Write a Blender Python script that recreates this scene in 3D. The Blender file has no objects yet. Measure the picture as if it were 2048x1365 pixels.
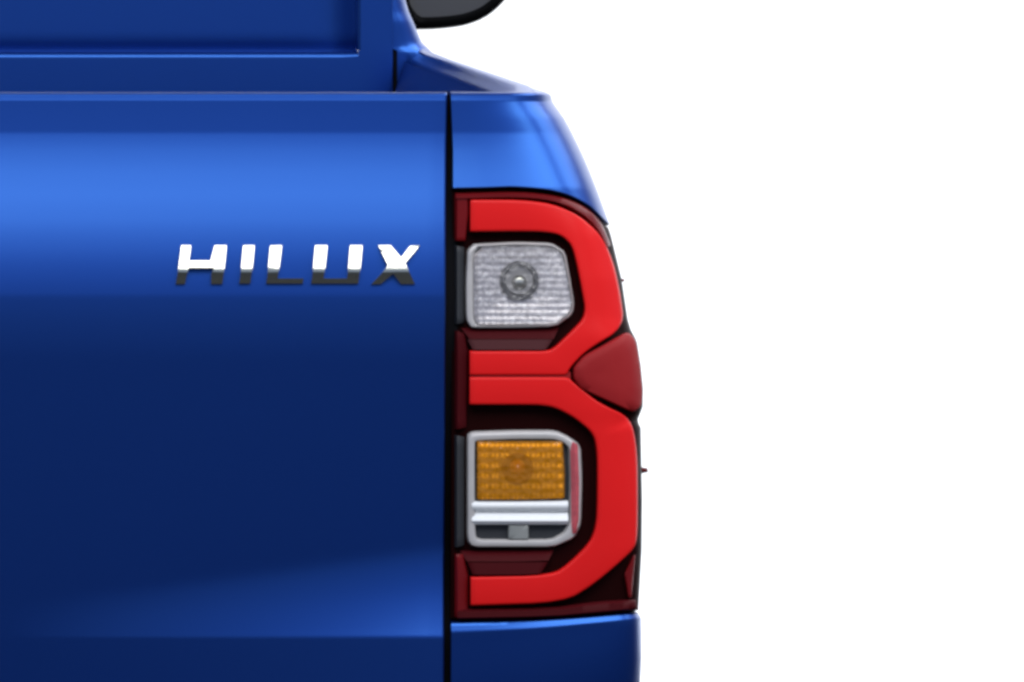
import bpy, bmesh, math
from mathutils import Vector
sc = bpy.context.scene
C = sc.collection
R = math.radians

# ------------------------------------------------------------ camera (long lens, level, shifted crop of a rear view)
D, F, PX, PY, ZC = 8.7, 17400.0, -540.0, -363.0, 1.55
cd = bpy.data.cameras.new('camera'); cam = bpy.data.objects.new('camera', cd); C.objects.link(cam)
cam.location = (0, -D, ZC); cam.rotation_euler = (R(90), 0, 0)
cd.sensor_width = 36; cd.lens = F / 2048 * 36
cd.shift_x = (1024 - PX) / 2048; cd.shift_y = -(682.5 - PY) / 2048
cd.clip_start = 0.1; cd.clip_end = 200
sc.camera = cam
sc.cycles.pixel_filter_type = 'BLACKMAN_HARRIS'
sc.cycles.filter_width = 3.2

# ------------------------------------------------------------ world, studio lamps, exposure
w = bpy.data.worlds.new('World'); sc.world = w; w.use_nodes = True
bg = w.node_tree.nodes['Background']; bg.inputs[0].default_value = (0.50, 0.61, 0.87, 1); bg.inputs[1].default_value = 0.56
sc.view_settings.view_transform = 'Standard'; sc.view_settings.look = 'None'
sc.view_settings.exposure = 0; sc.view_settings.gamma = 1

def area(name, loc, target, sx, sy, radiance):
    l = bpy.data.lights.new(name, 'AREA'); l.shape = 'RECTANGLE'; l.size = sx; l.size_y = sy
    l.energy = radiance * math.pi * sx * sy
    o = bpy.data.objects.new(name, l); C.objects.link(o); o.location = loc
    o.rotation_euler = (Vector(target) - Vector(loc)).to_track_quat('-Z', 'Y').to_euler()
    return o
area('overhead_softbox', (1.6, -3.0, 4.9), (1.1, 0, 1.0), 8.0, 2.6, 4.4)
area('side_softbox', (5.0, 1.2, 5.0), (0.8, 0.5, 1.1), 4.5, 3.0, 4.0)
area('backdrop_lamp', (3.0, 4.0, 5.6), (3.0, 8.5, 1.0), 9.0, 1.6, 12.0)
area('backdrop_lamp', (5.5, 4.2, -0.0 + 0.6), (3.5, 8.5, 1.2), 3.0, 0.8, 5.0)

# ------------------------------------------------------------ materials
def mat(name, base, rough=0.4, metal=0.0, coat=0.0, coatr=0.05, spec=0.5, noise=None, bump=None):
    m = bpy.data.materials.new(name); m.use_nodes = True
    nt = m.node_tree; b = nt.nodes['Principled BSDF']
    b.inputs['Base Color'].default_value = (*base, 1)
    b.inputs['Roughness'].default_value = rough; b.inputs['Metallic'].default_value = metal
    b.inputs['Coat Weight'].default_value = coat; b.inputs['Coat Roughness'].default_value = coatr
    b.inputs['Specular IOR Level'].default_value = spec
    tc = nt.nodes.new('ShaderNodeTexCoord')
    if noise:                               # small real colour variation (scale, amount)
        n = nt.nodes.new('ShaderNodeTexNoise'); n.inputs['Scale'].default_value = noise[0]; n.inputs['Detail'].default_value = 4
        nt.links.new(tc.outputs['Object'], n.inputs['Vector'])
        r = nt.nodes.new('ShaderNodeMapRange'); r.inputs['To Min'].default_value = 1 - noise[1]; r.inputs['To Max'].default_value = 1 + noise[1]
        nt.links.new(n.outputs['Fac'], r.inputs['Value'])
        v = nt.nodes.new('ShaderNodeVectorMath'); v.operation = 'SCALE'; v.inputs[0].default_value = base
        nt.links.new(r.outputs['Result'], v.inputs['Scale']); nt.links.new(v.outputs['Vector'], b.inputs['Base Color'])
    if bump:                                # (scale, strength, distance)
        n = nt.nodes.new('ShaderNodeTexNoise'); n.inputs['Scale'].default_value = bump[0]; n.inputs['Detail'].default_value = 3
        nt.links.new(tc.outputs['Object'], n.inputs['Vector'])
        k = nt.nodes.new('ShaderNodeBump'); k.inputs['Strength'].default_value = bump[1]; k.inputs['Distance'].default_value = bump[2]
        nt.links.new(n.outputs['Fac'], k.inputs['Height']); nt.links.new(k.outputs['Normal'], b.inputs['Normal'])
    return m

def add_flake(m, col, rough):             # second, tighter metallic lobe of a pearl paint
    nt = m.node_tree; b = nt.nodes['Principled BSDF']; o = nt.nodes['Material Output']
    g = nt.nodes.new('ShaderNodeBsdfPrincipled'); g.inputs['Base Color'].default_value = (*col, 1)
    g.inputs['Metallic'].default_value = 1; g.inputs['Roughness'].default_value = rough
    mx = nt.nodes.new('ShaderNodeMixShader'); mx.inputs[0].default_value = 0.5
    nt.links.new(b.outputs[0], mx.inputs[1]); nt.links.new(g.outputs[0], mx.inputs[2]); nt.links.new(mx.outputs[0], o.inputs[0])
M = {}
M['paint'] = mat('blue_metallic_paint', (0.002, 0.030, 0.37), 0.44, 1.0, 0.6, 0.28, noise=(5, 0.03))
add_flake(M['paint'], (0.019, 0.112, 0.285), 0.28)
M['red'] = mat('red_lens_plastic', (0.76, 0.0115, 0.0115), 0.3, 0, 0, 0.1, 0.15, noise=(9, 0.05))
M['darkred'] = mat('deep_red_reflector_plastic', (0.30, 0.014, 0.016), 0.5, 0, 0, 0.1, 0.1, noise=(20, 0.06))
M['smoke'] = mat('smoked_red_plastic', (0.16, 0.006, 0.008), 0.25, 0, 0, 0.1, 0.15, noise=(14, 0.25))
M['maroon'] = mat('maroon_plastic', (0.06, 0.004, 0.006), 0.5, spec=0.05)
M['black'] = mat('gloss_black_plastic', (0.012, 0.0012, 0.0012), 0.5, spec=0.03)
M['charcoal'] = mat('charcoal_plastic', (0.022, 0.024, 0.028), 0.5)
M['rubber_and_shade'] = mat('black_rubber_and_gap_shade', (0.004, 0.004, 0.005), 0.8, spec=0.1)  # also stands in for the shade in the panel gaps
M['chrome'] = mat('chrome', (0.66, 0.655, 0.56), 0.17, 1.0)
M['silver'] = mat('faceted_silver_reflector', (0.86, 0.81, 0.81), 0.32, 0.55, noise=(230, 0.8))
def facets(m, f, dist):                    # regular pillow optics
    nt = m.node_tree; tc = nt.nodes.new('ShaderNodeTexCoord'); sp = nt.nodes.new('ShaderNodeSeparateXYZ'); nt.links.new(tc.outputs['Object'], sp.inputs[0])
    o = []
    for ax in (0, 2):
        k = nt.nodes.new('ShaderNodeMath'); k.operation = 'MULTIPLY'; k.inputs[1].default_value = f; nt.links.new(sp.outputs[ax], k.inputs[0])
        q = nt.nodes.new('ShaderNodeMath'); q.operation = 'SINE'; nt.links.new(k.outputs[0], q.inputs[0]); o.append(q)
    ad = nt.nodes.new('ShaderNodeMath'); nt.links.new(o[0].outputs[0], ad.inputs[0]); nt.links.new(o[1].outputs[0], ad.inputs[1])
    bp = nt.nodes.new('ShaderNodeBump'); bp.inputs['Distance'].default_value = dist; bp.inputs['Strength'].default_value = 1
    nt.links.new(ad.outputs[0], bp.inputs['Height']); nt.links.new(bp.outputs[0], nt.nodes['Principled BSDF'].inputs['Normal'])
facets(M['silver'], 1000, 0.00013)
M['pale_bowl'] = mat('pale_reflector_behind_amber', (0.95, 0.9, 0.84), 0.25, 0.3, noise=(45, 0.25)); facets(M['pale_bowl'], 620, 0.0007)
M['post'] = mat('pale_grey_post', (0.26, 0.27, 0.26), 0.4)
M['frame'] = mat('pale_bezel_plastic', (0.50, 0.48, 0.47), 0.35, 0.1, noise=(60, 0.1))
M['white_bar'] = mat('white_reflector_bar', (0.85, 0.87, 0.88), 0.35, 0.0)
M['mirror'] = mat('dark_mirror_glass', (0.10, 0.10, 0.10), 0.5, spec=0.15)
M['steel'] = mat('grey_socket_metal', (0.10, 0.10, 0.105), 0.3, 0.3)
M['window'] = mat('dark_window_glass', (0.01, 0.012, 0.015), 0.05)
M['wall'] = mat('white_backdrop', (0.9, 0.9, 0.9), 0.9, spec=0.1, noise=(2, 0.01))
M['floor'] = mat('dark_studio_floor', (0.014, 0.014, 0.014), 0.6, noise=(3, 0.2))

def clear_mat(name, col, diff, dcol, bumpscale=None, tl=0.35, bd=0.003):
    m = bpy.data.materials.new(name); m.use_nodes = True; nt = m.node_tree; nt.nodes.clear()
    out = nt.nodes.new('ShaderNodeOutputMaterial'); t = nt.nodes.new('ShaderNodeBsdfTransparent'); t.inputs[0].default_value = (*col, 1)
    d = nt.nodes.new('ShaderNodeBsdfDiffuse'); d.inputs[0].default_value = (*dcol, 1)
    tr = nt.nodes.new('ShaderNodeBsdfTranslucent'); tr.inputs[0].default_value = (*dcol, 1)
    g = nt.nodes.new('ShaderNodeBsdfGlossy'); g.inputs['Roughness'].default_value = 0.12
    fr = nt.nodes.new('ShaderNodeFresnel'); fr.inputs[0].default_value = 1.4
    a = nt.nodes.new('ShaderNodeMixShader'); a.inputs[0].default_value = tl
    b = nt.nodes.new('ShaderNodeMixShader'); b.inputs[0].default_value = diff
    c = nt.nodes.new('ShaderNodeMixShader')
    nt.links.new(d.outputs[0], a.inputs[1]); nt.links.new(tr.outputs[0], a.inputs[2])
    nt.links.new(t.outputs[0], b.inputs[1]); nt.links.new(a.outputs[0], b.inputs[2])
    nt.links.new(fr.outputs[0], c.inputs[0]); nt.links.new(b.outputs[0], c.inputs[1]); nt.links.new(g.outputs[0], c.inputs[2])
    nt.links.new(c.outputs[0], out.inputs[0])
    if bumpscale:
        tc = nt.nodes.new('ShaderNodeTexCoord'); n = nt.nodes.new('ShaderNodeTexVoronoi'); n.inputs['Scale'].default_value = bumpscale
        nt.links.new(tc.outputs['Object'], n.inputs['Vector'])
        k = nt.nodes.new('ShaderNodeBump'); k.inputs['Strength'].default_value = 0.9; k.inputs['Distance'].default_value = bd
        nt.links.new(n.outputs['Distance'], k.inputs['Height']); nt.links.new(k.outputs[0], g.inputs['Normal']); nt.links.new(k.outputs[0], d.inputs['Normal'])
    return m
M['clear'] = clear_mat('clear_lens', (0.93, 0.93, 0.93), 0.15, (0.85, 0.82, 0.82), 150)
M['amber'] = clear_mat('amber_lens', (1.0, 0.62, 0.13), 0.26, (1.0, 0.42, 0.02), 150, 0.1, 0.0016)

# ------------------------------------------------------------ helpers
def W(px, py, y):                          # photo measurement taken at distance y behind the tailgate plane -> metres
    return Vector(((px - PX) / F * (D + y), y, ZC - (py - PY) / F * (D + y)))
def interp(x, xs, ys):
    if x <= xs[0]: return ys[0]
    for i in range(1, len(xs)):
        if x <= xs[i]:
            t = (x - xs[i-1]) / (xs[i] - xs[i-1]); return ys[i-1] + t * (ys[i] - ys[i-1])
    return ys[-1]
def sinterp(x, xs, ys):                    # Catmull-Rom through the points
    if x <= xs[0]: return ys[0]
    if x >= xs[-1]: return ys[-1]
    for i in range(1, len(xs)):
        if x <= xs[i]: break
    n = len(xs)
    def m(j):
        a, b = max(j-1, 0), min(j+1, n-1); return (ys[b] - ys[a]) / (xs[b] - xs[a])
    h = xs[i] - xs[i-1]; t = (x - xs[i-1]) / h
    return ((2*t**3-3*t**2+1)*ys[i-1] + (t**3-2*t**2+t)*h*m(i-1) + (-2*t**3+3*t**2)*ys[i] + (t**3-t**2)*h*m(i))

def link(name, me, m, parent=None, smooth=True):
    me.materials.append(m)
    if smooth:
        for p in me.polygons: p.use_smooth = True
    o = bpy.data.objects.new(name, me); C.objects.link(o)
    if parent is not None: o.parent = parent
    return o
def orient(me, smooth_angle=None):
    bm = bmesh.new(); bm.from_mesh(me)
    bmesh.ops.remove_doubles(bm, verts=bm.verts, dist=1e-6)
    bmesh.ops.recalc_face_normals(bm, faces=bm.faces)
    bm.to_mesh(me); bm.free()
    if smooth_angle: 
        for p in me.polygons: p.use_smooth = True
        me.set_sharp_from_angle(angle=R(smooth_angle))
def grid_data(rows, V, Fc, closed=False):
    n = len(rows[0]); b = len(V)
    for r in rows: V.extend([tuple(p) for p in r])
    for i in range(len(rows)-1):
        for j in range(n - (0 if closed else 1)):
            k = (j+1) % n
            Fc.append((b+i*n+j, b+i*n+k, b+(i+1)*n+k, b+(i+1)*n+j))
def build(name, grids, m, parent, angle=35, closed=False):
    V, Fc = [], []
    for g in grids: grid_data(g, V, Fc, closed)
    me = bpy.data.meshes.new(name); me.from_pydata(V, [], Fc); me.update()
    orient(me, angle)
    return link(name, me, m, parent, False)
def prism(name, pts, m, parent, back, bevel=0.0, angle=35):   # 3-D outline pushed back along +y by `back`
    bm = bmesh.new(); vs = [bm.verts.new(p) for p in pts]; f = bm.faces.new(vs)
    r = bmesh.ops.extrude_face_region(bm, geom=[f])
    for v in [g for g in r['geom'] if isinstance(g, bmesh.types.BMVert)]: v.co.y += back
    bmesh.ops.recalc_face_normals(bm, faces=bm.faces)
    if bevel: bmesh.ops.bevel(bm, geom=bm.edges[:], offset=bevel, segments=2, affect='EDGES', clamp_overlap=True)
    me = bpy.data.meshes.new(name); bm.to_mesh(me); bm.free()
    o = link(name, me, m, parent, True); me.set_sharp_from_angle(angle=R(angle)); return o
def box(name, lo, hi, m, parent, bevel=0.004):
    pts = [(lo[0], lo[1], lo[2]), (hi[0], lo[1], lo[2]), (hi[0], lo[1], hi[2]), (lo[0], lo[1], hi[2])]
    return prism(name, pts, m, parent, hi[1]-lo[1], bevel)
def tag(o, label=None, cat=None, kind=None):
    if label: o['label'] = label
    if cat: o['category'] = cat
    if kind: o['kind'] = kind

# ------------------------------------------------------------ the studio around it
V = [(-30, -30, 0), (30, -30, 0), (30, 30, 0), (-30, 30, 0)]
me = bpy.data.meshes.new('floor'); me.from_pydata(V, [], [(0, 1, 2, 3)]); tag(link('floor', me, M['floor']), 'dark studio floor under the pickup', kind='structure')
rows = []
for i in range(13):
    a = R(90 * i / 12); rows.append([(x, 6.6 + 0.9 * math.sin(a), 0.004 + 0.9 * (1 - math.cos(a))) for x in (-14, 16)])
rows.insert(0, [(x, 6.1, 0.004) for x in (-14, 16)]); rows.append([(x, 7.5, 8.0) for x in (-14, 16)])
tag(build('backdrop', [rows], M['wall'], None, 60), 'plain bright white studio backdrop behind the pickup', kind='structure')

# ------------------------------------------------------------ rear surface profile: upward tilt of the skin (degrees) by height
TILT = [(200, 9.5), (262, 10.5), (269, 14.5), (300, 16.4), (345, 17.8), (390, 18.4), (440, 17.8), (500, 15.5), (560, 12), (586, 10), (597, 5.5), (640, 3), (720, 0.5), (2000, 0.3)]
LOW = [(0, 0), (1085, 0), (1125, 8), (1200, 15.5), (1262, 19), (1271, 19), (1277, 2), (2000, 2)]
def integrate(tab):
    out = [0.0]; xs = [t[0] for t in tab]; ys = [t[1] for t in tab]
    for p in range(180, 1900): out.append(out[-1] - math.tan(R(interp(p, xs, ys))) / 2000)
    return out
Y0, Y1 = integrate(TILT), integrate(LOW)
def tabv(T, py):
    t = min(max(py - 180, 0), len(T) - 2); i = int(t); return T[i] + (t - i) * (T[i+1] - T[i])
def Yt(px, py):
    q = abs(px + 540) - 540
    k = min(max(q / 890, 0), 1) ** 1.1
    on = 1085 + (1 - k) * 120               # the flare at the foot starts lower away from the corner
    if py <= on: b = 0.0
    elif py < 1271: b = tabv(Y1, 1085 + (py - on) / (1271 - on) * 186) * (1271 - on) / 186
    else: b = tabv(Y1, 1271) * (1271 - on) / 186 + tabv(Y1, py) - tabv(Y1, 1271)
    return tabv(Y0, py) + k * b
def Yq(py):                                # quarter panel: straight between the top and the foot of the lamp
    a, b = Yt(900, 376), Yt(900, 1245)
    if 376 < py < 1245:
        t = (py - 376) / (1245 - 376); return a + (b - a) * t - 0.006 * math.sin(math.pi * t)
    return a if py <= 376 and False else (Yt(900, py) if py <= 376 else b)
XOp = [180, 205, 240, 310, 370, 430, 470, 560, 640, 660, 682, 730, 780, 815, 832, 842, 856, 900, 1000, 1100, 1225, 1245, 1420, 1900]
XOx = [1091, 1106, 1130, 1165, 1190, 1212, 1226, 1248, 1260, 1266, 1278, 1286, 1291, 1290, 1283, 1279, 1286, 1287, 1289, 1288, 1281, 1280, 1276, 1262]
def xo(py): return interp(py, XOp, XOx)
XOs = [180, 210, 240, 310, 370, 430, 470, 560, 660, 760, 900, 1000, 1100, 1225, 1300, 1420, 1900]
XSx = [1091, 1109, 1130, 1165, 1190, 1212, 1226, 1246, 1264, 1276, 1284, 1286, 1286, 1280, 1278, 1275, 1262]
def xs_(py): return sinterp(py, XOs, XSx)  # smooth body line without the lamp's own steps
def xin(py): return interp(py, [185, 300, 1000, 1420], [902, 907, 905, 902])
def xt(py): return interp(py, [185, 300, 1000, 1420], [895, 893, 890, 888])
CD, CN = 0.13, 3.6
def cor(a, py):                            # the corner gets crisper towards the foot
    n = interp(py, [200, 376, 1245], [CN, 4.2, 9.0]); return CD * (1 - max(1 - min(a, 1) ** n, 0) ** (1 / n))
def corner(a, py): return cor(min(max(a, 0), 0.9995), py)
def Ys(px, py, out=xo):
    return Yq(py) + corner((px - xin(py)) / (out(py) - xin(py)), py)

truck = bpy.data.objects.new('pickup_truck', None); C.objects.link(truck)
tag(truck, 'metallic blue pickup seen from behind, tailgate closed, right tail lamp and badge in view', 'pickup truck')
P = truck

# ------------------------------------------------------------ tailgate
cols = []
def tg_cols(py):
    e = xt(py); L = -1080 - e
    xs = [L + (e - 6 - L) * i / 90 for i in range(1, 90)]
    return [(L, 0.03), (L, 0.003), (L + 2.5, 0.0008), (L + 6, 0)] + [(x, 0) for x in xs] + [(e - 6, 0), (e - 2.5, 0.0008), (e, 0.003), (e, 0.03)]
pys = [204 + 3 * i for i in range(0, 20)] + [264, 266, 268, 271] + [276 + 6 * i for i in range(0, 52)] + [586, 588, 590, 592, 594, 596, 599] + [606 + 12 * i for i in range(0, 54)] + [1256, 1262, 1266, 1269, 1271, 1273, 1275, 1277, 1280, 1290, 1340, 1440, 1500]
rows = []
def toprow(py, dy, dz):
    r = []
    for x, e in tg_cols(py):
        p = W(x, py, Yt(x, py)); p.y += dy + e; p.z += dz; r.append(p)
    return r
rows.append(toprow(203, 0.118, -0.12)); rows.append(toprow(203, 0.118, 0.003)); rows.append(toprow(203, 0.114, 0.0050))
CH = [(0.0065, 0.0086), (0.0040, 0.0082), (0.0028, 0.0072), (0.0014, 0.0062), (0.00133, 0.0059), (0.0002, 0.0011), (0.0001, 0.0008), (0.0, 0.0)]
for dy, dz in CH: rows.append(toprow(203, dy, dz))
for py in pys:
    rows.append([W(x, py, Yt(x, py)) + Vector((0, e, 0)) for x, e in tg_cols(py)])
tg = build('tailgate', [rows], M['paint'], P, 50)
box('tailgate_core', (-0.70, 0.03, 0.78), (0.70, 0.05, 1.24), M['rubber_and_shade'], P, 0.002)

# badge letters (chrome, slanted, with a crease low on the face)
CR = 543
LZ = [490, 493, 497, 502, 509, 518, 527, 533, 538, 541, 545, 550, 558, 566, 571]
LT = [44, 37, 31, 28, 26, 24, 22, 21, 20, 15, -6, -9, -11, -14, -22]
def lprof(py):                             # y of the letter face, from its upward tilt at each height
    y = 0.0; q = CR; st = 1 if py > CR else -1
    while (py - q) * st > 0.25: y -= st * 0.5 * math.tan(R(interp(q, LZ, LT))) / 2000; q += st * 0.5
    return y
letters = {
 'H': [(362,490),(386,490),(381,520),(420,520),(429,490),(457,490),(447,571),(420,571),(420,548),(425,538),(379,538),(372,571),(349,571)],
 'I': [(486,490),(513,490),(503,570),(476,570)],
 'L': [(540,490),(568,490),(558,555),(610,555),(608,570),(530,570)],
 'U': [(630,490),(659,490),(650,555),(692,555),(700,490),(729,490),(719,570),(620,570)],
 'X': [(755,490),(784,490),(803,513),(822,490),(846,490),(813,527),(834,571),(801,571),(786,551),(763,571),(739,571),(774,531)],
}
yc = Yt(600, CR) - 0.008
def shrink(pts, d):
    n = len(pts); A = sum(pts[i][0] * pts[(i+1) % n][1] - pts[(i+1) % n][0] * pts[i][1] for i in range(n)); sg = 1 if A > 0 else -1
    out = []
    for i in range(n):
        p, q, r = Vector(pts[i-1]), Vector(pts[i]), Vector(pts[(i+1) % n])
        a, b = (q - p).normalized(), (r - q).normalized()
        n1, n2 = Vector((-a.y, a.x)) * sg, Vector((-b.y, b.x)) * sg
        m = (n1 + n2).normalized(); out.append(tuple(q + m * min(d / max(m.dot(n1), 0.4), 2 * d)))
    return out
for ch, pts in letters.items():
    pts = shrink(pts, 2.3)
    bm = bmesh.new(); vs = []
    for (x, y) in pts: vs.append(bm.verts.new(W(x, y, yc)))
    f = bm.faces.new(vs)
    for cut in sorted(set([round(c, 2) for c in LZ[1:-1] if min(abs(c - p_[1]) for p_ in pts) > 0.9] + [round(p_[1], 2) for p_ in pts])):
        bmesh.ops.bisect_plane(bm, geom=bm.faces[:] + bm.edges[:] + bm.verts[:], plane_co=(0, 0, W(0, cut, yc).z), plane_no=(0, 0, 1))
    r = bmesh.ops.extrude_face_region(bm, geom=bm.faces[:])
    # extrusion leaves the original faces behind as the flat back against the tailgate
    top = set(g for g in r['geom'] if isinstance(g, bmesh.types.BMVert))
    for v in bm.verts:
        py = PY + (ZC - v.co.z) * F / (D + yc)
        v.co.y = (yc + lprof(py)) if v not in top else Yt(600, py) + 0.003
    front = [v for v in bm.verts if v not in top]
    bmesh.ops.recalc_face_normals(bm, faces=bm.faces)
    ed = [e for e in bm.edges if len(e.link_faces) == 2 and e.calc_face_angle(0) > R(50) and all(v in front for v in e.verts)]
    try: bmesh.ops.bevel(bm, geom=ed, offset=0.0016, segments=3, affect='EDGES', clamp_overlap=True)
    except Exception: pass
    me = bpy.data.meshes.new('badge_letter'); bm.to_mesh(me); bm.free()
    o = link('badge_letter', me, M['chrome'], tg, True); me.set_sharp_from_angle(angle=R(32))
    o['label'] = 'slanted chrome letter ' + ch

# ------------------------------------------------------------ bed side (quarter panel, wraps round the corner and runs forward)
NA = 40
TH = [math.pi / 2 * i / NA for i in range(NA + 1)]
AS = [math.sin(t) ** (2 / CN) if t > 0 else 0 for t in TH]
def sidept(a, py, out, extra=0.0):
    x = xin(py) + a * (out(py) - xin(py)); return W(x, py, Yq(py) + corner(a, py) if a < 1 else Yq(py) + CD)
def body_row(py_of_a, inset=0.0, fwd=1.50, dz=0.0, dy=0.0):
    r = []
    p = sidept(0, py_of_a(0), xs_); r.append(p + Vector((0, 0.05 + inset, dz)))
    r.append(p + Vector((0, 0.003 + inset, dz)))
    for a in AS[1:] if True else AS:
        py = py_of_a(a)
        q = W(xin(py) + a * (xs_(py) - xin(py)), py, Yq(py) + cor(a, py))
        c = Vector((0, inset, dz)) * 1.0
        q = q + Vector((-inset * (a ** 8), inset * (1 - a ** 8) + dy, dz)); r.append(q)
    e = r[-1]
    for k in range(1, 9): r.append(Vector((e.x, e.y + (fwd - e.y) * k / 8, e.z)))
    return r
def topb(a): return sinterp(a, [0, .25, .46, .73, .907, 1], [379, 377, 376, 386, 412, 452])
def botb(a): return sinterp(a, [0, .5, 1], [1244, 1239, 1226])
NV = 60
X_OUTC = (1091 - PX) / 2000
rows = []
CAPY = 0.12
cap = body_row(lambda a: 203, 0.0065, dz=0.0086)
rows.append([Vector((min(p.x, X_OUTC), max(p.y, CAPY), p.z - 0.0035 * max(0, 1 - max(p.y, 0) / CAPY))) for p in cap])
for dy, dz in CH: rows.append(body_row(lambda a: 203, dy, dz=dz))
for i in range(NV + 1):
    t = i / NV; rows.append(body_row(lambda a, t=t: 204 + t * (topb(a) - 3 - 204)))
rows.append(body_row(lambda a: topb(a), 0.002)); rows.append(body_row(lambda a: topb(a) + 1, 0.02))
rows2 = [body_row(lambda a: botb(a) - 1, 0.02), body_row(lambda a: botb(a) + 1, 0.004), body_row(lambda a: botb(a) + 4, 0.0015)]
for (o_, ins) in [(5, 0.0011), (10, 0.0003), (15, -0.0006), (18, -0.0011), (20, -0.00145), (21.5, -0.0016), (24, -0.00163), (34, -0.0017), (60, -0.002), (100, -0.0024), (180, -0.003), (400, -0.001), (640, 0.01)]:
    rows2.append(body_row(lambda a, o_=o_: botb(a) + o_ * (1 - 0.5 * a), ins))
# side skin beside the lamp
rows3 = []
for i in range(41):
    t = i / 40; py = 452 + t * (1226 - 452); e = W(xs_(py), py, Yq(py) + CD)
    y0 = 0.20
    rows3.append([Vector((e.x - 0.02, y0, e.z)), Vector((e.x - 0.001, y0 + 0.001, e.z))] + [Vector((e.x, y0 + 0.004 + (1.5 - y0) * k / 8, e.z)) for k in range(9)])
bs = build('bed_side', [rows, rows2, rows3], M['paint'], P, 40)
# rail on top of the side, and inner wall
def ZT(y): return ZC - (182 - PY) / 2000 + 0.0
X_OUT, X_IN = (1093 - PX) / 2000, (1030 - PX) / 2000
rows = []
def prof(xi): return [(X_OUT + 0.001, -0.03), (X_OUT + 0.001, -0.008), (X_OUT, -0.003), (X_OUT - 0.003, 0.0), (X_OUT - 0.008, 0.0003), (X_OUT - 0.013, -0.0012), ((X_OUT + xi) / 2 - 0.002, -0.0045), (xi + 0.003, -0.010), (xi, -0.013), (xi, -0.02)]
def xin_at(y): return 0.785 + 0.011 * min(y / 1.5, 1)
rows.append([Vector((x - 0.001, 0.105, ZT(0) + min(z, -0.005))) for x, z in prof(xin_at(0))])
for y in [0.16, 0.2, 0.3, 0.7, 1.1, 1.4, 1.5, 1.56]:
    k = 0.0 if y < 1.3 else (y - 1.3) * 0.03
    rows.append([Vector((x + k, y, ZT(y) + z)) for x, z in prof(xin_at(y))])
build('bed_rail', [rows], M['paint'], P, 50)
rows = []
for y in (0.065, 0.8, 1.555):
    xi = xin_at(y)
    rows.append([Vector((xi - 0.001, y, ZT(0) - 0.015)), Vector((xi - 0.003, y, ZT(0) - 0.02)), Vector((xi - 0.012, y, ZT(0) - 0.05)), Vector((xi - 0.012, y, 0.82))])
build('bed_inner_wall', [rows], M['paint'], P, 30)
box('bed_floor', (-0.78, 0.07, 0.79), (0.781, 1.55, 0.82), M['rubber_and_shade'], P)
# post top between the gap and the rail
a0 = W(902, 196, 0.0)
# dark strip added down the gap, standing in for its deep shade
rows = []
for py in [190 + 40 * i for i in range(33)]:
    yy = Yt(895, py) + 0.02
    rows.append([W(xt(py) - 9, py, yy), W(xin(py) + 9, py, yy)])
build('gap_shade_strip', [rows], M['rubber_and_shade'], P)

# ------------------------------------------------------------ cab behind the bed
YB = 1.57
def cz(py): return W(0, py, YB).z
ZR = cz(104); XR = (717 - PX) / F * (D + YB); XP = (789 - PX) / F * (D + YB)
# recessed rear panel, lip, flat pillar + lower wall
g = []
rec = 0.035
zt = cz(-20)
Zs = [0.80, 1.0, ZR - 0.03, ZR - 0.0075, ZR - 0.006]
g.append([[Vector((x, YB, z)) for x in (-XR, 0, XR - 0.02, XR)] for z in Zs] +
         [[Vector((x, YB + d, ZR - 0.006 + h)) for x in (-XR, 0, XR - 0.02, XR)] for d, h in ((0.0012, 0.003), (0.004, 0.0052), (0.007, 0.006), (rec + 0.018, 0.006 + 0.004))])
def recy(x, z):                            # pressing rolls deeper at foot and right end, shaped in for the corner shade
    u = max(0, 1 - (z - ZR) / 0.02); v = max(0, 1 - (XR - x) / 0.06)
    return YB + rec + 0.002 * u * u + 0.012 * v * v - (0.004 if v > 0.98 else 0)
g.append([[Vector((x, recy(x, z), z)) for x in [-XR, -0.4, 0.0, 0.3] + [XR - 0.1 + 0.0125 * i for i in range(9)]] + [Vector((XR, YB + 0.003, z)), Vector((XR + 0.003, YB, z)), Vector((XP - 0.004, YB, z)), Vector((XP - 0.002, YB + 0.0006, z)), Vector((XP - 0.001, YB + 0.01, z))] for z in [ZR + 0.002, ZR + 0.008] + [ZR + 0.006 * i for i in range(2, 10)] + [1.38]])
g.append([[Vector((XR, YB, z)), Vector((XR + 0.003, YB, z)), Vector((XP - 0.004, YB, z)), Vector((XP - 0.002, YB + 0.0006, z)), Vector((XP - 0.001, YB + 0.01, z))] for z in (0.80, 1.0, ZR - 0.006, ZR + 0.002)])
def lean(gs):
    for rows_ in gs:
        for r_ in rows_:
            for p_ in r_: p_.y += 0.055 * (p_.z - 1.2)
lean(g)
cab = build('cab_rear_panel', g, M['paint'], P, 40)
# cab side corner and shell up to the roof
SIL = [(-60, 800), (0, 815), (25, 822), (50, 833), (70, 841), (88, 849), (100, 862), (112, 874)]
g = []; rows = []
def cabx(z):
    pts = [(cz(p), (x - PX) / F * (D + YB + 0.02)) for p, x in SIL][::-1]
    pts += [(1.55, 0.775), (1.74, 0.70), (1.79, 0.62)]
    return interp(z, [p[0] for p in pts], [p[1] for p in pts])
zs = [0.75, 1.0, 1.2, cz(125)] + [cz(112 - 5 * i) for i in range(34)] + [1.45, 1.52, 1.6, 1.68, 1.74, 1.77, 1.79]
for z in zs:
    X = cabx(z); r = []
    x0 = XP + 0.004 if z < cz(98) else min(XP - 0.004, X - 0.03) if z < 1.4 else X - 0.05
    for i in range(13):
        t = math.pi / 2 * i / 12
        r.append(Vector((x0 + (X - x0) * math.sin(t) ** 0.9, YB + 0.006 + 0.05 * (1 - math.cos(t) ** 0.9), z)))
    for y in (1.8, 2.2, 2.6, 3.0, 3.4): r.append(Vector((X, y, z)))
    rows.append(r)
g.append(rows)
lean(g)
build('cab_side', g, M['paint'], P, 45)
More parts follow.
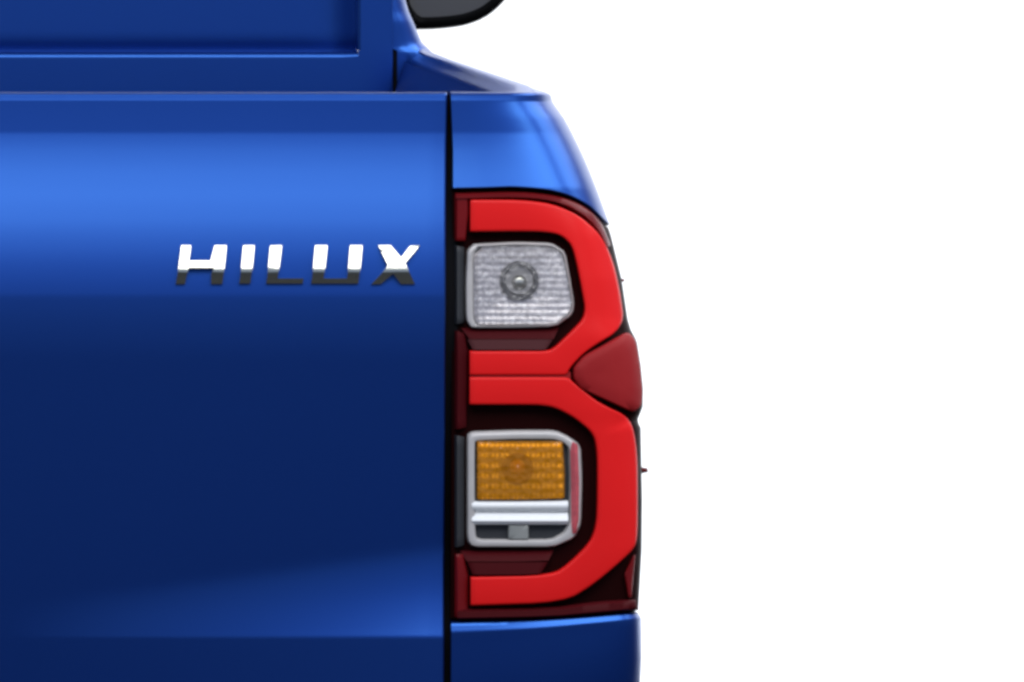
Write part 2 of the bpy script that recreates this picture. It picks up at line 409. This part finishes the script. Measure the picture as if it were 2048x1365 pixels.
box('corner_gap_shade', (XP - 0.0005, YB + 0.012, 0.80), (XP + 0.012, YB + 0.04, cz(96)), M['rubber_and_shade'], P, 0.001)  # added dark strip in place of the shaded gap at the cab corner
# upper rear wall frame, window and roof (above the frame of the photograph)
box('cab_rear_header', (-0.70, YB + 0.01, 1.70), (0.70, YB + 0.05, 1.765), M['paint'], P)
box('rear_window', (-0.72, YB + 0.03, 1.375), (0.72, YB + 0.036, 1.70), M['window'], P, 0.001)
rows = [[Vector((x, y, 1.79 + 0.03 * (1 - (x / 0.62) ** 2))) for x in [-0.62 + 1.24 * i / 16 for i in range(17)]] for y in (YB + 0.02, 2.2, 2.8, 3.3)]
build('roof', [rows], M['paint'], P)
box('cab_core', (-0.72, YB + 0.08, 0.75), (0.72, 3.3, 1.37), M['rubber_and_shade'], P)

# ------------------------------------------------------------ door mirror far in front, seen from behind
YM = 2.95
def mpts(pts): return [W(x, y, YM) for x, y in pts]
def resample(pts, n, closed=True):
    L = list(pts) + ([pts[0]] if closed else [])
    d = [0]
    for a, b in zip(L, L[1:]): d.append(d[-1] + math.dist(a, b))
    out = []
    for i in range(n):
        t = d[-1] * i / (n if closed else n - 1)
        k = 1
        while k < len(d) - 1 and d[k] < t: k += 1
        s = (t - d[k-1]) / max(d[k] - d[k-1], 1e-9); s = min(max(s, 0), 1)
        out.append((L[k-1][0] + s * (L[k][0] - L[k-1][0]), L[k-1][1] + s * (L[k][1] - L[k-1][1])))
    return out
def chaikin(pts, closed=True, it=2, c=0.25):
    for _ in range(it):
        out = []; n = len(pts)
        if not closed: out.append(pts[0])
        for i in range(n if closed else n - 1):
            a, b = pts[i], pts[(i+1) % n]
            out.append((a[0]*(1-c)+b[0]*c, a[1]*(1-c)+b[1]*c)); out.append((a[0]*c+b[0]*(1-c), a[1]*c+b[1]*(1-c)))
        if not closed: out.append(pts[-1])
        pts = out
    return pts
MO = [(800, 60), (880, 60), (955, 48), (1010, 8), (1050, -60), (1065, -190), (1030, -250), (900, -262), (815, -240), (790, -100)]
MO = resample(chaikin(MO), 72)
cx = sum(p[0] for p in MO) / 72; cy = sum(p[1] for p in MO) / 72
def ring(s, off, pts=MO, c=(cx, cy), Y=None):
    r = []
    for x, y in pts:
        X, Z = c[0] + (x - c[0]) * s, c[1] + (y - c[1]) * s
        p = W(X, Z, YM) if Y is None else W(X, Z, Y(X, Z)); p.y += off; r.append(p)
    return r
rows = [ring(.84, 0.012), ring(.85, 0.002), ring(.87, -0.004), ring(.93, -0.005), ring(.975, 0.0), ring(1, 0.012), ring(.99, 0.04), ring(.93, 0.08), ring(.8, 0.12), ring(.5, 0.15), ring(0, 0.16)]
mir = build('door_mirror', [rows], mat('satin_black_mirror_housing', (0.003, 0.003, 0.003), 0.5, spec=0.05), P, 60, True)
build('mirror_glass', [[ring(.86, 0.006), ring(.6, 0.005), ring(.3, 0.005), ring(0, 0.005)]], M['mirror'], mir, 30, True)
box('mirror_arm', (0.78, YM + 0.03, 1.36), (0.93, YM + 0.07, 1.41), M['black'], mir, 0.01)

# ------------------------------------------------------------ tail lamp
NB = 90
rows = []
def lamp_row(t, dep, shx=0.0022):
    r = []
    for a in AS:
        py = topb(a) + t * (botb(a) - topb(a)); py = min(max(py, 0), 3000)
        px = xin(py) + a * (xo(py) - xin(py)) 
        y = Yq(py) + cor(a, py)
        k = a ** 10
        sh = shx * k
        p = W(px, py, y); r.append(p + Vector((-sh, dep * (1 - k), 0)))
    e = r[-1]
    for q in (0.01, 0.03, 0.05, 0.066): r.append(Vector((e.x + 0.0, 0.001 + max(e.y, 0) + q, e.z)))
    r.append(Vector((e.x - 0.015, r[-1].y, e.z)))
    p0 = r[0]
    return [p0 + Vector((0, 0.04, 0)), p0 + Vector((0, 0.0, 0))] + r[1:]
build('lamp_gap_backing', [[lamp_row(-0.012 + 1.024 * i / 60, 0.022, 0.006) for i in range(61)]], M['rubber_and_shade'], P, 50)  # added black sheet, stops the bright backdrop showing through the lamp gap
rows.append([p + Vector((0, 0.03, 0)) for p in lamp_row(0.006, 0.012)])
for i in range(NB + 1): rows.append(lamp_row(0.006 + 0.988 * i / NB, 0.012))
rows.append([p + Vector((0, 0.03, 0)) for p in lamp_row(0.994, 0.012)])
lamp = build('tail_lamp', [rows], M['black'], P, 50)
lamp['label'] = 'red tail lamp with two stacked C-shaped bands'

def strip(name, outer, inner, m, prof, parent=lamp, closed=False, n=120, smooth=2, ends=True, back=0.014):
    """band between two matching control polylines; prof = [(fraction outer->inner, offset)]"""
    assert len(outer) == len(inner)
    if smooth:
        outer = chaikin(outer, closed, smooth, 0.14 if closed else 0.22); inner = chaikin(inner, closed, smooth, 0.14 if closed else 0.22)
    # parametrise both by the mean length so they stay matched
    L = list(range(len(outer))); d = [0.0]
    idx = L + ([0] if closed else [])
    for i, j in zip(idx, idx[1:]):
        d.append(d[-1] + (math.dist(outer[i], outer[j]) + math.dist(inner[i], inner[j])) / 2)
    O, I = [], []
    for q in range(n):
        t = d[-1] * q / (n if closed else n - 1); k = 1
        while k < len(d) - 1 and d[k] < t: k += 1
        s = min(max((t - d[k-1]) / max(d[k] - d[k-1], 1e-9), 0), 1); a, b = idx[k-1], idx[k]
        O.append((outer[a][0]+s*(outer[b][0]-outer[a][0]), outer[a][1]+s*(outer[b][1]-outer[a][1])))
        I.append((inner[a][0]+s*(inner[b][0]-inner[a][0]), inner[a][1]+s*(inner[b][1]-inner[a][1])))
    rows = []
    def P3(x, y): return W(min(x, xo(y) - 0.6), y, Ys(min(x, xo(y) - 0.6), y))
    for q in range(n):
        r = []
        edge = 0.0
        if ends and not closed and q in (0, n - 1): edge = 0.0012
        o, i = O[q], I[q]
        def at(f, off):
            p = P3(o[0] + f * (i[0] - o[0]), o[1] + f * (i[1] - o[1])); return p + Vector((0, off + edge, 0))
        r.append(at(0, prof[0][1] + back))
        for f, off in prof: r.append(at(f, off))
        r.append(at(1, prof[-1][1] + back))
        rows.append(r)
    if ends and not closed:
        b0 = [p + Vector((0, back, 0)) for p in rows[0]]; b1 = [p + Vector((0, back, 0)) for p in rows[-1]]
        rows = [b0] + rows + [b1]
    if closed: rows.append(rows[0])
    return build(name, [rows], m, parent, 50)
def disc(name, outline, m, prof, parent=lamp, n=96, smooth=2, c=None, angle=50, cut=0.25):
    """filled shape: prof = [(scale, offset)] rings from the rim inwards"""
    pts = resample(chaikin(outline, True, smooth, cut) if smooth else outline, n)
    if c is None: c = (sum(p[0] for p in pts) / n, sum(p[1] for p in pts) / n)
    rows = [ring(s, off, pts, c, lambda x, y: Ys(min(x, xo(y) - 0.6), y)) for s, off in prof]
    return build(name, [rows], m, parent, angle, True)
BAND = [(0, 0.0018), (0.012, 0.0006), (0.035, 0.0), (0.1, -0.0002), (0.5, -0.0005), (0.9, -0.0002), (0.965, 0.0), (0.988, 0.0006), (1, 0.0018)]

# upper band
uo = [(941,400),(1040,400),(1105,408),(1160,432),(1202,470),(1226,520),(1240,580),(1250,655),(1172,702),(1140,736),(1134,751),(1120,751),(940,751)]
ui = [(941,464),(1040,463),(1090,464),(1122,470),(1144,490),(1154,525),(1163,570),(1174,632),(1140,668),(1106,700),(1090,703),(1060,703),(940,703)]
b1 = strip('light_band', uo, ui, M['red'], BAND, n=150)
b1['label'] = 'upper red C-shaped band'
lo = [(940,755),(1124,755),(1138,756),(1150,768),(1200,808),(1262,836),(1275,900),(1276,1000),(1275,1084),(1262,1106),(1190,1168),(1128,1206),(942,1212)]
li = [(940,810),(1060,810),(1085,811),(1112,816),(1150,836),(1188,868),(1196,905),(1196,1000),(1194,1050),(1182,1086),(1140,1128),(1106,1152),(942,1155)]
b2 = strip('light_band', lo, li, M['red'], BAND, n=150)
b2['label'] = 'lower red C-shaped band'
# groove floor between the two
strip('band_groove', [(940,745),(1040,745),(1142,745)], [(940,760),(1040,760),(1142,760)], M['darkred'], [(0, 0.0015), (1, 0.0015)], smooth=0, n=20)
# side reflector
disc('side_reflector', [(1256,664),(1272,680),(1281,730),(1286,785),(1284,812),(1268,826),(1215,802),(1162,778),(1147,757),(1147,736),(1168,712),(1210,690)], M['darkred'],
     [(1.0, 0.012), (1.0, 0.002), (0.985, -0.0008), (0.95, -0.002), (0.7, -0.003), (0.4, -0.003), (0.0, -0.003)], c=(1222, 748), smooth=2, cut=0.14)
# smoky red rim along the top, down the left and along the foot
strip('lens_rim', [(912,388),(1040,384),(1120,393),(1172,414),(1204,445),(1222,490)], [(912,400),(1040,396),(1108,403),(1158,425),(1192,456),(1214,496)], M['smoke'], [(0, 0.003), (0.2, -0.0005), (0.8, -0.0005), (1, 0.003)], n=60)
strip('lens_rim', [(911,388),(911,430),(911,482)], [(938,388),(938,430),(932,482)], M['smoke'], [(0, 0.004), (0.15, 0.001), (0.85, 0.001), (1, 0.004)], smooth=0, n=24)
strip('lens_rim', [(911,662),(911,720),(911,790),(911,860)], [(930,668),(938,705),(936,790),(934,856)], M['maroon'], [(0, 0.006), (0.2, 0.003), (0.8, 0.005), (1, 0.008)], smooth=0, n=24)
strip('lens_rim', [(911,1110),(911,1160),(911,1236)], [(928,1110),(938,1150),(938,1232)], M['smoke'], [(0, 0.006), (0.2, 0.003), (0.8, 0.005), (1, 0.008)], smooth=0, n=24)
strip('lens_rim', [(915,1240),(1100,1236),(1200,1228),(1277,1220)], [(915,1220),(1100,1218),(1190,1206),(1272,1200)], M['maroon'], [(0, 0.003), (0.2, 0.0), (0.8, 0.001), (1, 0.005)], smooth=1, n=50)
strip('lens_rim', [(1272,1110),(1268,1150),(1264,1196)], [(1266,1114),(1250,1150),(1257,1196)], M['smoke'], [(0, 0.003), (0.2, 0.001), (0.8, 0.001), (1, 0.003)], smooth=0, n=24)
# charcoal liners beside each chamber and maroon shelves below
for (y0, y1) in ((492, 650), (872, 1096)):
    strip('liner', [(911,y0),(911,(y0+y1)/2),(911,y1)], [(931,y0+4),(931,(y0+y1)/2),(931,y1-4)], M['charcoal'], [(0, 0.008), (0.2, 0.004), (0.8, 0.006), (1, 0.01)], smooth=0, n=24)
strip('shelf', [(924,658),(1040,657),(1120,657)], [(940,679),(1040,679),(1108,679)], M['maroon'], [(0, 0.010), (0.5, 0.006), (1, 0.003)], smooth=0, n=30, back=0.006)
s2 = strip('shelf', [(936,680),(1040,680),(1106,680)], [(946,700),(1040,700),(1092,700)], mat('brown_red_plastic', (0.075, 0.022, 0.024), 0.5, spec=0.05), [(0, 0.003), (0.5, 0.002), (1, 0.001)], smooth=0, n=30, back=0.006)
strip('shelf', [(922,1104),(1040,1104),(1110,1102)], [(934,1124),(1040,1124),(1098,1122)], M['maroon'], [(0, 0.010), (0.5, 0.006), (1, 0.003)], smooth=0, n=30, back=0.006)
strip('shelf', [(936,1126),(1040,1126),(1096,1125)], [(946,1150),(1040,1150),(1082,1148)], M['maroon'], [(0, 0.003), (0.5, 0.002), (1, 0.001)], smooth=0, n=30, back=0.006)

# upper chamber: bezel, silvered bowl, socket, bulb, clear lens
uo_ = [(936,490),(1030,485),(1105,487),(1132,505),(1142,560),(1150,610),(1146,630),(1112,655),(1020,657),(942,657),(933,640),(932,570)]
ui_ = [(951,497),(1030,493),(1103,495),(1125,508),(1136,560),(1144,608),(1140,625),(1110,649),(1020,650),(958,650),(951,638),(950,570)]
strip('chamber_bezel', uo_, ui_, M['frame'], [(0, 0.008), (0.12, 0.004), (0.5, 0.003), (0.88, 0.005), (1, 0.012)], closed=True, n=100, smooth=1, back=0.01)
bc = (1040, 562)
disc('reflector_bowl', ui_, M['silver'], [(1.05, 0.006), (1.0, 0.0072), (0.9, 0.0078), (0.75, 0.0086), (0.6, 0.0094), (0.45, 0.0102), (0.0, 0.0108)], c=bc, smooth=1, angle=60)
def circ(c, r, n=40, sy=1.0): return [(c[0] + r * math.cos(2*math.pi*i/n), c[1] + sy * r * math.sin(2*math.pi*i/n)) for i in range(n)]
disc('bulb_socket', circ(bc, 39), M['steel'], [(1.0, 0.010), (1.0, 0.005), (0.93, 0.0035), (0.82, 0.0035), (0.74, 0.006), (0.7, 0.0085)], smooth=0, c=bc, n=40)
disc('socket_cup', circ(bc, 28), M['frame'], [(1.0, 0.0082), (0.7, 0.0086), (0.0, 0.009)], smooth=0, c=bc, n=40)
def sphere(name, px, py, r, m, parent, dy=0.0, sy=1.0):
    bm = bmesh.new(); bmesh.ops.create_uvsphere(bm, u_segments=20, v_segments=12, radius=r)
    p = W(px, py, Ys(px, py)) + Vector((0, dy, 0))
    for v in bm.verts: v.co = Vector((v.co.x, v.co.y * sy, v.co.z)) + p
    me = bpy.data.meshes.new(name); bm.to_mesh(me); bm.free(); return link(name, me, m, parent, True)
sphere('bulb', 1040, 566, 0.0075, M['chrome'], lamp, 0.006, 0.6)
disc('clear_lens', [(x, y) for x, y in ui_], M['clear'], [(1.02, 0.003), (0.98, 0.0015), (0.9, 0.0012), (0.6, 0.001), (0.3, 0.001), (0.0, 0.001)], c=bc, smooth=1)

# lower chamber: bezel, amber lens over bowl, white bars, slots, pink side strip
lo_ = [(938,865),(1030,862),(1112,862),(1138,874),(1163,892),(1166,960),(1164,1050),(1150,1078),(1108,1096),(1020,1096),(945,1096),(935,1082),(935,980),(935,880)]
li_ = [(953,884),(1030,881),(1108,881),(1126,886),(1138,898),(1140,960),(1139,1046),(1128,1066),(1104,1080),(1020,1080),(960,1080),(953,1074),(952,980),(952,890)]
strip('chamber_bezel', lo_, li_, M['frame'], [(0, 0.008), (0.15, 0.004), (0.5, 0.003), (0.85, 0.004), (1, 0.009)], closed=True, n=110, smooth=1, back=0.01)
disc('chamber_floor', li_, M['charcoal'], [(1.04, 0.0105), (0.6, 0.0105), (0.0, 0.0105)], smooth=1)
am = [(954,883),(1040,883),(1126,883),(1130,940),(1130,999),(1040,1001),(954,1001),(954,940)]
ac = (1036, 938)
disc('reflector_bowl', am, M['pale_bowl'], [(0.98, 0.003), (0.96, 0.0048), (0.8, 0.0052), (0.5, 0.0056), (0.0, 0.006)], c=ac, smooth=0, angle=60)
disc('bulb_socket', circ(ac, 32), mat('warm_brown_socket', (0.40, 0.26, 0.22), 0.4), [(1.0, 0.006), (1.0, 0.004), (0.9, 0.0032), (0.72, 0.0042), (0.7, 0.0046), (0.0, 0.005)], smooth=0, c=ac, n=40)
sphere('bulb', 1036, 936, 0.008, mat('amber_bulb_glass', (0.85, 0.55, 0.42), 0.2), lamp, 0.006, 0.6)
disc('amber_lens', am, M['amber'], [(1.0, 0.0035), (0.97, 0.0018), (0.9, 0.0015), (0.5, 0.0012), (0.0, 0.0012)], c=ac, smooth=0)
strip('reflector_bar', [(944,1004),(1040,1004),(1137,1003)], [(944,1025),(1040,1025),(1137,1025)], M['white_bar'], [(0, 0.004), (0.25, 0.001), (0.6, 0.001), (1, 0.005)], smooth=0, n=20, back=0.006)
strip('reflector_bar', [(944,1026),(1040,1026),(1137,1026)], [(944,1050),(1040,1050),(1137,1050)], M['white_bar'], [(0, 0.006), (0.4, 0.002), (0.7, 0.001), (1, 0.004)], smooth=0, n=20, back=0.006)
disc('slot_post', [(1018,1052),(1058,1052),(1058,1080),(1018,1080)], M['post'], [(1, 0.010), (1, 0.005), (0.9, 0.004), (0.0, 0.004)], smooth=0, n=32)
strip('pink_strip', [(1141,882),(1143,960),(1143,1040),(1142,1068)], [(1157,890),(1160,960),(1159,1040),(1153,1068)], mat('pink_red_plastic', (0.52, 0.09, 0.11), 0.35, noise=(130, 0.5)), [(0, 0.004), (0.5, 0.001), (1, 0.004)], smooth=0, n=30, back=0.006)

# small moulded pips on the outer edge of the lamp
for (x, y, r) in ((1247, 561, 0.0015), (1289, 941, 0.0026)):
    p = W(x, y, Yq(y) + CD)
    bm = bmesh.new(); bmesh.ops.create_cone(bm, cap_ends=True, segments=14, radius1=r * 1.3, radius2=r * 0.85, depth=r * 2.6)
    bmesh.ops.bevel(bm, geom=bm.edges[:], offset=r * 0.15, segments=1, affect='EDGES', clamp_overlap=True)
    for v in bm.verts: v.co = Vector((v.co.z - 0.0022 + r * 0.8, v.co.y, v.co.x)) + p
    me = bpy.data.meshes.new('lens_pip'); bm.to_mesh(me); bm.free(); link('lens_pip', me, M['smoke'], lamp, True)
